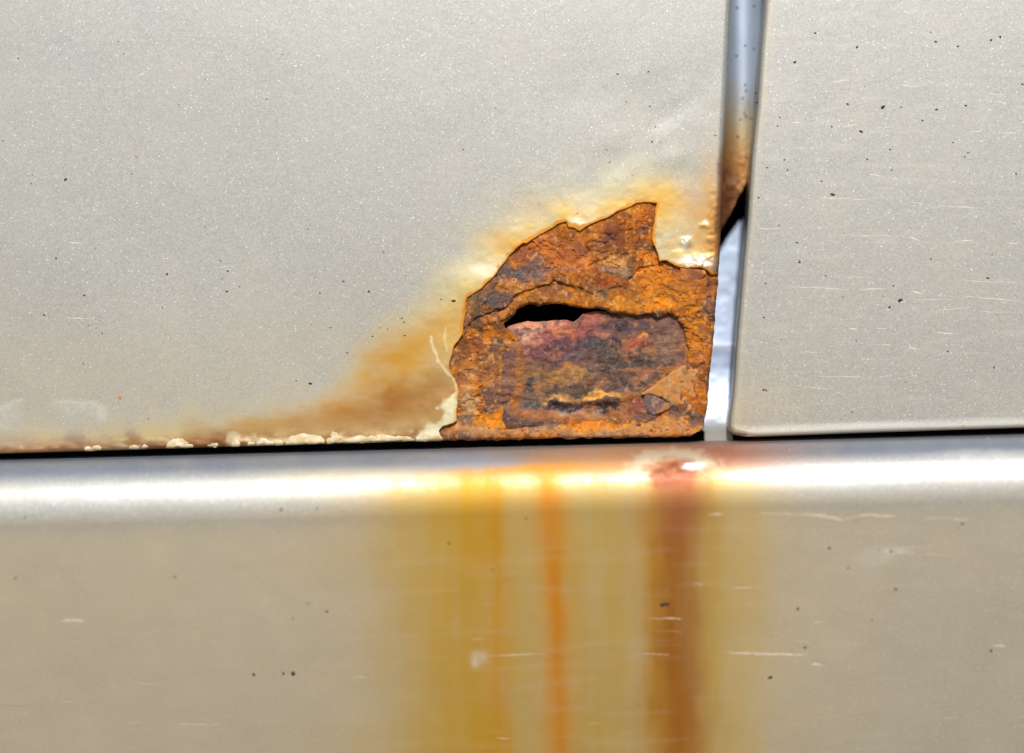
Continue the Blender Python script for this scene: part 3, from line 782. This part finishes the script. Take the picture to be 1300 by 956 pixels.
fr = [(1260, 323, 2.0), (1228, 337, 1.6), (1150, 485, 2.2), (1177, 484, 2.2), (1144, 478, 1.6), (1223, 541, 2.4), (1210, 215, 1.6), (1288, 284, 1.6)] + scatter(16, (975, -240, 1600, 530), 33, lambda u, v: True, .6, 1.4)
specks("rust_speck", fr, fender_h, M_RSPOT, fender, .25)
FS = [([(1057, 103), (1079, 102)], 3.0), ([(1141, 108), (1165, 110)], 3.0), ([(1256, 119), (1276, 120)], 3.2), ([(1263, 129), (1278, 131)], 1.8), ([(1006, 156), (1021, 156)], 3.4), ([(1071, 161), (1089, 158)], 3.0), ([(1121, 163), (1135, 160)], 3.0), ([(1232, 168), (1246, 166)], 2.6), ([(1274, 169), (1290, 169)], 2.4),
      ([(1104, 222), (1118, 223)], 2.4), ([(1035, 251), (1105, 254)], 1.4), ([(1156, 257), (1172, 258)], 2.6), ([(1192, 261), (1250, 265)], 2.0), ([(1275, 263), (1286, 264)], 2.0), ([(962, 290), (992, 290)], 2.4), ([(1066, 298), (1148, 300)], 1.8), ([(1154, 301), (1168, 305)], 2.8), ([(1212, 307), (1235, 305)], 2.6), ([(1278, 309), (1292, 308)], 1.6),
      ([(1000, 364), (1084, 368)], 1.1), ([(1090, 368), (1125, 367)], 2.2), ([(1156, 370), (1172, 373)], 3.0), ([(1212, 356), (1300, 359)], 1.2), ([(1160, 380), (1215, 381)], 1.2), ([(1220, 376), (1300, 382)], 1.6), ([(1180, 394), (1230, 391)], 1.2), ([(1078, 417), (1088, 418)], 2.6), ([(1112, 417), (1126, 417)], 2.0), ([(1114, 438), (1131, 438)], 2.6), ([(1156, 441), (1168, 443)], 2.4), ([(1188, 422), (1212, 423)], 1.8),
      ([(1040, 478), (1100, 478)], 1.2), ([(1070, 352), (1112, 352)], .9), ([(995, 42), (1000, 42)], 2.2), ([(1010, 490), (1060, 494)], .9), ([(1030, 200), (1064, 202)], .8), ([(1240, 395), (1300, 397)], 1.0)]
rs_ = random.Random(77)
for _ in range(22):
    u0, v0 = rs_.uniform(960, 1560), rs_.uniform(90, 515); L = rs_.uniform(8, 46)
    FS.append(([(u0, v0), (u0 + L, v0 + rs_.uniform(-1.5, 2))], rs_.uniform(.4, .8)))
for _ in range(40):
    u0, v0 = rs_.uniform(1310, 1600), rs_.uniform(60, 480); L = rs_.uniform(12, 60)
    FS.append(([(u0, v0), (u0 + L, v0 + rs_.uniform(-1.5, 2))], rs_.uniform(1.2, 2.6)))
scratches("scratch", [(p, w * .8) for p, w in FS], fender_h, M_SCR, fender)

# ------------------------------------------------------------------ sill below both
SLOPE = -0.0252
# profile: (row at u=0, depth mm towards the viewer), built from a shoulder and the face below it
def sill_profile():
    pts = [(583.4 + 3.0, -26.0), (583.2, -12.0), (582.4, -4.0)]
    th = 74.0
    row, h = 582.4, -4.0
    for _ in range(12):
        row += .40 * math.cos(math.radians(82)) / .15
        h += .40
        pts.append((row, h))
    # ledge rolling over the shoulder into the face
    while th > -4.0:
        st = 1.0 if th < 50 else 1.3
        dth = 2.1 if th > 36 else 0.80
        th -= dth
        # step of fixed arc length (mm)
        L = .26 if th > 36 else .21
        row += L * math.cos(math.radians(th)) / .15
        h += L * math.sin(math.radians(th))
        pts.append((row, h))
    while row < 1120:
        th -= .018
        row += .45 * math.cos(math.radians(th)) / .15
        h += .45 * math.sin(math.radians(th))
        pts.append((row, h))
    return np.array(pts)
PROF = sill_profile()
def sill_at(u, v):
    return np.interp(v - SLOPE * u, PROF[:, 0], PROF[:, 1])
def sill_tint_uv(u, v):
    """v in rows as at u = 0"""
    t = Tint(u)
    r = v
    g = fbm(u, r, 40, 4, 701); f = fbm(u, r, 9, 4, 703); col = fbm(u, r * .05, 10, 4, 707); hz = fbm(u * .1, r, 9, 3, 709)
    fade = sst(1150, 640, r)
    # general warm tint on the face, none on the ledge
    t.add((200, 182, 148), sst(640, 700, r) * (.62 + .04 * g) * (1 - .25 * sst(900, 1250, u)))
    t.add((196, 178, 140), blob(u, r, 380, 600, 130, 14) * .25)
    wob = 9 * fbm(u * .35, r * .22, 34, 3, 741) + 3 * fbm(u, r * .3, 12, 3, 743)
    pat = fbm(u, r * .35, 30, 4, 745)
    def streak(uc, w, c, al, top=632, dr=0.0, hard=1.4):
        x = u - uc - dr * (r - 640) - np.clip(w / 22, .3, 1.3) * wob
        x = np.where(x > 0, x, x * .92)
        ww = w * (1 + .18 * fbm(u * .01, r, 60, 2, int(abs(uc)) + 711))
        t.add(c, np.exp(-(np.abs(x) / ww) ** (2 * hard)) * sst(top - 34, top + 14, r + 7 * f) * al * (1.0 + .12 * col + .16 * pat))
    streak(735, 165, (184, 150, 62), .66, 630, 0, .95)
    streak(575, 100, (186, 152, 66), .5, 636, 0, .85)
    streak(566, 46, (186, 144, 24), .42, 634, 0, .8)
    streak(606, 42, (188, 138, 0), .7, 612, .03, .85)
    streak(634, 16, (192, 132, 0), .6, 620, .02, 1.0)
    streak(520, 50, (190, 150, 66), .3, 640, 0, .8)
    streak(670, 13, (184, 154, 88), .5, 640, 0, 1.0)
    streak(702, 20, (200, 130, 0), .7, 618, .04, 1.0)
    streak(701, 10, (198, 112, 0), .5, 628, .04, 1.0)
    streak(770, 44, (182, 146, 68), .5, 640, 0, 1.2)
    streak(830, 24, (184, 134, 30), .7, 640, .03, 1.1)
    streak(903, 36, (182, 142, 28), .7, 625, 0, .9)
    streak(860, 36, (156, 96, 8), .9, 612, .02, 1.0)
    streak(866, 20, (146, 80, 20), .5, 606, 0, 1.0)
    streak(850, 12, (150, 88, 16), .4, 700, .03, 1.0)
    streak(950, 60, (190, 164, 106), .4, 640, 0, .8)
    t.add((160, 98, 74), blob(u, r, 862, 655, 34, 60) * .55)
    streak(945, 30, (190, 160, 96), .4, 640)
    # ledge: grey-blue skylit shade put into the colour, rust dust under the hole
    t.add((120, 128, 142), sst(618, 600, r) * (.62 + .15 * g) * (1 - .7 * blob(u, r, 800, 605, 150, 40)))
    led = sst(632, 612, r)
    t.add((200, 142, 88), led * blob(u + 12 * g, r + 4 * f, 800, 602, 160, 26) * .85)
    t.add((204, 140, 40), led * blob(u + 6 * f, r + 4 * f, 690, 612, 80, 11) * .85)
    t.add((170, 104, 76), led * blob(u + 8 * g, r + 4 * f, 900, 602, 84, 22) * .8)
    t.add((196, 178, 140), led * blob(u, r, 450, 616, 100, 12) * .5)
    t.add((148, 156, 168), led * blob(u + 14 * g, r + 3 * f, 600, 601, 74, 10, 2) * (.6 + .3 * f))  # sky reflection painted as a blue-grey patch
    t.add((212, 200, 166), sst(-7, 7, 8 - np.abs(np.sqrt(((u - 852) / 44) ** 2 + ((r - 617) / 20) ** 2) - 1) * 24 + 4 * f) * sst(630, 606, r) * .72)
    t.add((150, 88, 62), soft(u + 4 * f, r + 3 * f, [(822, 622), (836, 612), (856, 606), (880, 607), (884, 616), (880, 640), (830, 640)], 5) * .85)
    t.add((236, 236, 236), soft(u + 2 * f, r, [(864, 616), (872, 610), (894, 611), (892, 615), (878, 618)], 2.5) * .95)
    # smears and scuffs
    for (cu, cv, ru, rv, al) in ((1112, 734, 26, 12, .3), (1138, 728, 18, 5, .55), (608, 850, 13, 10, .35), (603, 858, 5, 6, .45), (1240, 578 + 29, 60, 7, .3)):
        t.add((214, 214, 206), blob(u, r, cu, cv, ru, rv, 2) * al * (.7 + .4 * f))
    t.add((206, 192, 168), sst(.3, .8, hz) * .07 * sst(650, 700, r))
    return t.out()
su = axis(-340, 1660, [(380, 1060)], 2.0, 4.0)
rows = PROF[:, 0]; hts = PROF[:, 1]
UU, RR = np.meshgrid(su, rows); _, HH = np.meshgrid(su, hts)
VV = RR + SLOPE * UU
hump = .08 * fbm(UU, RR, 260, 2, 731) + .02 * fbm(UU, RR, 60, 3, 737) + .05 * blob(UU, RR, 855, 615, 50, 16) * fbm(UU, RR, 8, 3, 733) * 2
XYZ = to_xyz(UU, VV, HH + hump)
nu, nv = len(su), len(rows)
idx = np.arange(nu * nv).reshape(nv, nu)
F = np.stack([idx[1:, :-1], idx[1:, 1:], idx[:-1, 1:], idx[:-1, :-1]], -1).reshape(-1, 4)
# tint is placed where the surface shows, so it is evaluated on the visible rows
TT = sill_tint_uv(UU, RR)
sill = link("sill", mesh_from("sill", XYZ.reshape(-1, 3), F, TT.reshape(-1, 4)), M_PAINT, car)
sill["label"] = "sill with a bright rounded shoulder and brown rust streaks running down it"
sk = [(1131, 700, 2.2), (1053, 696, 2.4), (1222, 665, 2.6), (1137, 748, 2.2), (1077, 721, 1.8), (1013, 773, 2.4), (1258, 826, 2.4), (978, 860, 3.4), (1022, 822, 2.4), (842, 767, 5.2), (848, 767, 3.4), (745, 807, 2.4), (668, 658, 2.4), (570, 690, 2.4), (625, 723, 2.2), (357, 647, 2.6), (403, 646, 2.6), (222, 732, 2.4), (415, 776, 2.6), (391, 766, 2.0), (372, 785, 2.0), (372, 855, 4.4), (360, 855, 3.0), (322, 856, 3.4), (20, 734, 1.8), (32, 657, 1.8), (168, 760, 1.6)]
sk += scatter(18, (-320, 660, 1640, 960), 41, lambda u, v: True, .7, 1.8)
specks("tar_speck", sk, sill_at, M_DIRT, sill)
sr = [(231, 743, 2.2), (203, 766, 2.0), (304, 796, 2.2), (329, 686, 1.8), (1222, 756, 2.0), (1254, 555 + 2, 2.6), (1002, 572, 2.0), (1135, 571, 1.6)] + scatter(26, (-320, 660, 1640, 960), 43, lambda u, v: True, .7, 1.6)
specks("rust_speck", sr, sill_at, M_RSPOT, sill, .25)
SS = [([(960, 652), (1018, 653), (1040, 656), (1066, 660), (1090, 656), (1110, 655)], 2.4), ([(1018, 651), (1045, 655), (1072, 660)], 3.0), ([(1086, 656), (1100, 654), (1124, 656), (1138, 655)], 4.0), ([(1174, 658), (1206, 658)], 2.4), ([(1204, 658), (1234, 661)], 3.6), ([(900, 653), (920, 653)], 3), ([(1000, 700), (1300, 708)], .8), ([(1216, 748), (1300, 753)], 2.2),
      ([(78, 788), (108, 788)], 5), ([(132, 786), (172, 786)], 3), ([(176, 788), (198, 792), (216, 798), (232, 796), (240, 790)], 4), ([(246, 789), (290, 788), (296, 794), (286, 806), (276, 812)], 2.2), ([(620, 833), (680, 830), (740, 830), (790, 830)], 2.4), ([(694, 834), (712, 838)], 5), ([(800, 830), (850, 831)], 1.6), ([(920, 829), (1026, 832)], 4.0), ([(810, 785), (866, 786)], 3.4), ([(1030, 844), (1044, 844)], 4), ([(880, 742), (892, 743)], 3), ([(925, 747), (965, 746)], 1.6), ([(1260, 820), (1276, 821)], 3.6), ([(466, 652), (486, 652)], 4), ([(475, 693), (490, 694)], 3), ([(440, 652), (460, 651)], 2), ([(370, 711), (382, 711)], 3)]
rq = random.Random(79)
for _ in range(22):
    u0, v0 = rq.uniform(-300, 1600), rq.uniform(662, 940); L = rq.uniform(10, 60)
    SS.append(([(u0, v0), (u0 + L, v0 + rq.uniform(-2, 2))], rq.uniform(.6, 1.3)))
scratches("scratch", [(p, w * .72) for p, w in SS], sill_at, make_plain("scuffed lacquer", (188, 172, 144), (206, 188, 164), 700, 0.6), sill, .04)

# ------------------------------------------------------------------ pillar seen in the gap between door and fender
def pillar_tint(u, v):
    t = Tint(u)
    g = fbm(u, v, 30, 4, 801)
    t.add((172, 188, 214), sst(560, 500, v) * .8)  # blue of the skylight in the gap, put into the colour
    t.add((186, 180, 168), sst(530, 560, v) * .5)
    t.add((172, 132, 96), sst(560, 600, v) * blob(u, v, 905, 580, 26, 40) * .4)
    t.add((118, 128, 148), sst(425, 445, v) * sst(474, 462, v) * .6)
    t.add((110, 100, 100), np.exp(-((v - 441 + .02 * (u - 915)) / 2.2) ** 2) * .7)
    return t.out()
# lower pillar rising from the ledge of the sill, tilt of its face by row
def pillar_prof():
    rows_ = [600.0]; hs_ = [0.0]
    def tilt(r):
        return np.interp(r, [250, 300, 425, 438, 440.5, 443, 470, 500, 530, 548, 575, 600], [2, 4, 7, 14, 40, 6, 8, 19, 26, 44, 62, 62])
    r, h = 563.0, -3.4
    out = [(r, h)]
    while r > 215:
        r -= .5
        h -= .075 * math.tan(math.radians(tilt(r)))
        out.append((r, h))
    return np.array(out[::-1])
PP = pillar_prof()
us = np.arange(872, 982, 1.5); vs = np.arange(216, 566, 1.5)
PILLAR = [(872, 372), (896, 348), (908, 330), (918, 312), (928, 296), (938, 283), (948, 274), (962, 268), (980, 266), (980, 540), (930, 546), (931, 566), (896, 566), (894, 547), (872, 540)]
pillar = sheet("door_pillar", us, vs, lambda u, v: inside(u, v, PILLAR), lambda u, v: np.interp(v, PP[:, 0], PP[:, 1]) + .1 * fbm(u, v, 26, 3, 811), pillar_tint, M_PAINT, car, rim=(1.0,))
# flange above it, its foot eaten away on a slant
FLANGE = [(880, -260), (990, -260), (990, 0), (975, 120), (964, 180), (957, 204), (951, 222), (945, 238), (937, 252), (930, 266), (922, 280), (914, 292), (903, 300), (880, 304)]
FLANGE = [tuple(p) for p in rough_poly(FLANGE, 3, 1.2, 57)]
def flange_h(u, v):
    r = sst(120, 260, v)
    return -7.0 + .12 * fbm(u, v, 60, 2, 821) + r * .10 * fbm(u, v, 9, 4, 823) - 1.6 * ((u - 943) / 22) ** 2
def flange_tint(u, v):
    t = Tint(u)
    g = fbm(u, v, 26, 4, 831); f = fbm(u, v, 7, 4, 833)
    sl = v + .9 * (930 - u)
    t.add((172, 188, 212), sst(170, 90, v) * .75 + 0 * u)  # skylight blue painted on the upper flange too
    t.add((186, 158, 108), sst(70, 190, sl + 16 * g) * .8)
    t.add((178, 118, 54), sst(140, 225, sl + 16 * g) * .85)
    t.add((140, 86, 62), sst(190, 250, sl + 14 * g) * .9)
    t.add((206, 160, 130), sst(.35, .7, f) * sst(205, 245, v) * .6)
    t.add((70, 46, 36), sst(.35, .7, -f) * sst(190, 250, v) * .6)
    for (cu, cv) in ((936, 10), (957, 8), (946, 58), (957, 62), (935, 71), (967, 28), (946, 108), (947, 115), (943, 125), (945, 144), (947, 148), (940, 152), (937, 174), (948, 200)):
        t.add((50, 48, 52), sst(2.0, 1.0, np.hypot(u - cu, v - cv)) * .9)
    return t.out()
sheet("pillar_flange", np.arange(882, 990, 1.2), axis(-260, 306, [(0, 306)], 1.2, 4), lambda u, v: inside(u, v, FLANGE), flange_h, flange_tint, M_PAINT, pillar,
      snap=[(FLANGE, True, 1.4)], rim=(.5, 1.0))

# ---- black seal in the gap under door and fender, dark cavity behind everything
def seal(name, u0, u1, parent):
    V, F = [], []
    n = 60; seg = 12
    for i in range(n + 1):
        u = u0 + (u1 - u0) * i / n
        rc = 560 + SLOPE * u + 6
        for k in range(seg):
            a_ = 2 * math.pi * k / seg
            V.append(((u - 650) * S, .0140 + .0042 * math.cos(a_), Z(rc) + .0046 * math.sin(a_)))
    for i in range(n):
        for k in range(seg):
            p, q = i * seg + k, i * seg + (k + 1) % seg
            F.append([p, q, q + seg, p + seg])
    return link(name, mesh_from(name, V, F), M_RUBBER, parent)
seal("rubber_seal", -340, 1660, sill)
shell("body_cavity", -345, 1665, -300, 700, .026, .09, M_DARK, car)  # dark box added as backing, so the gaps read as shade
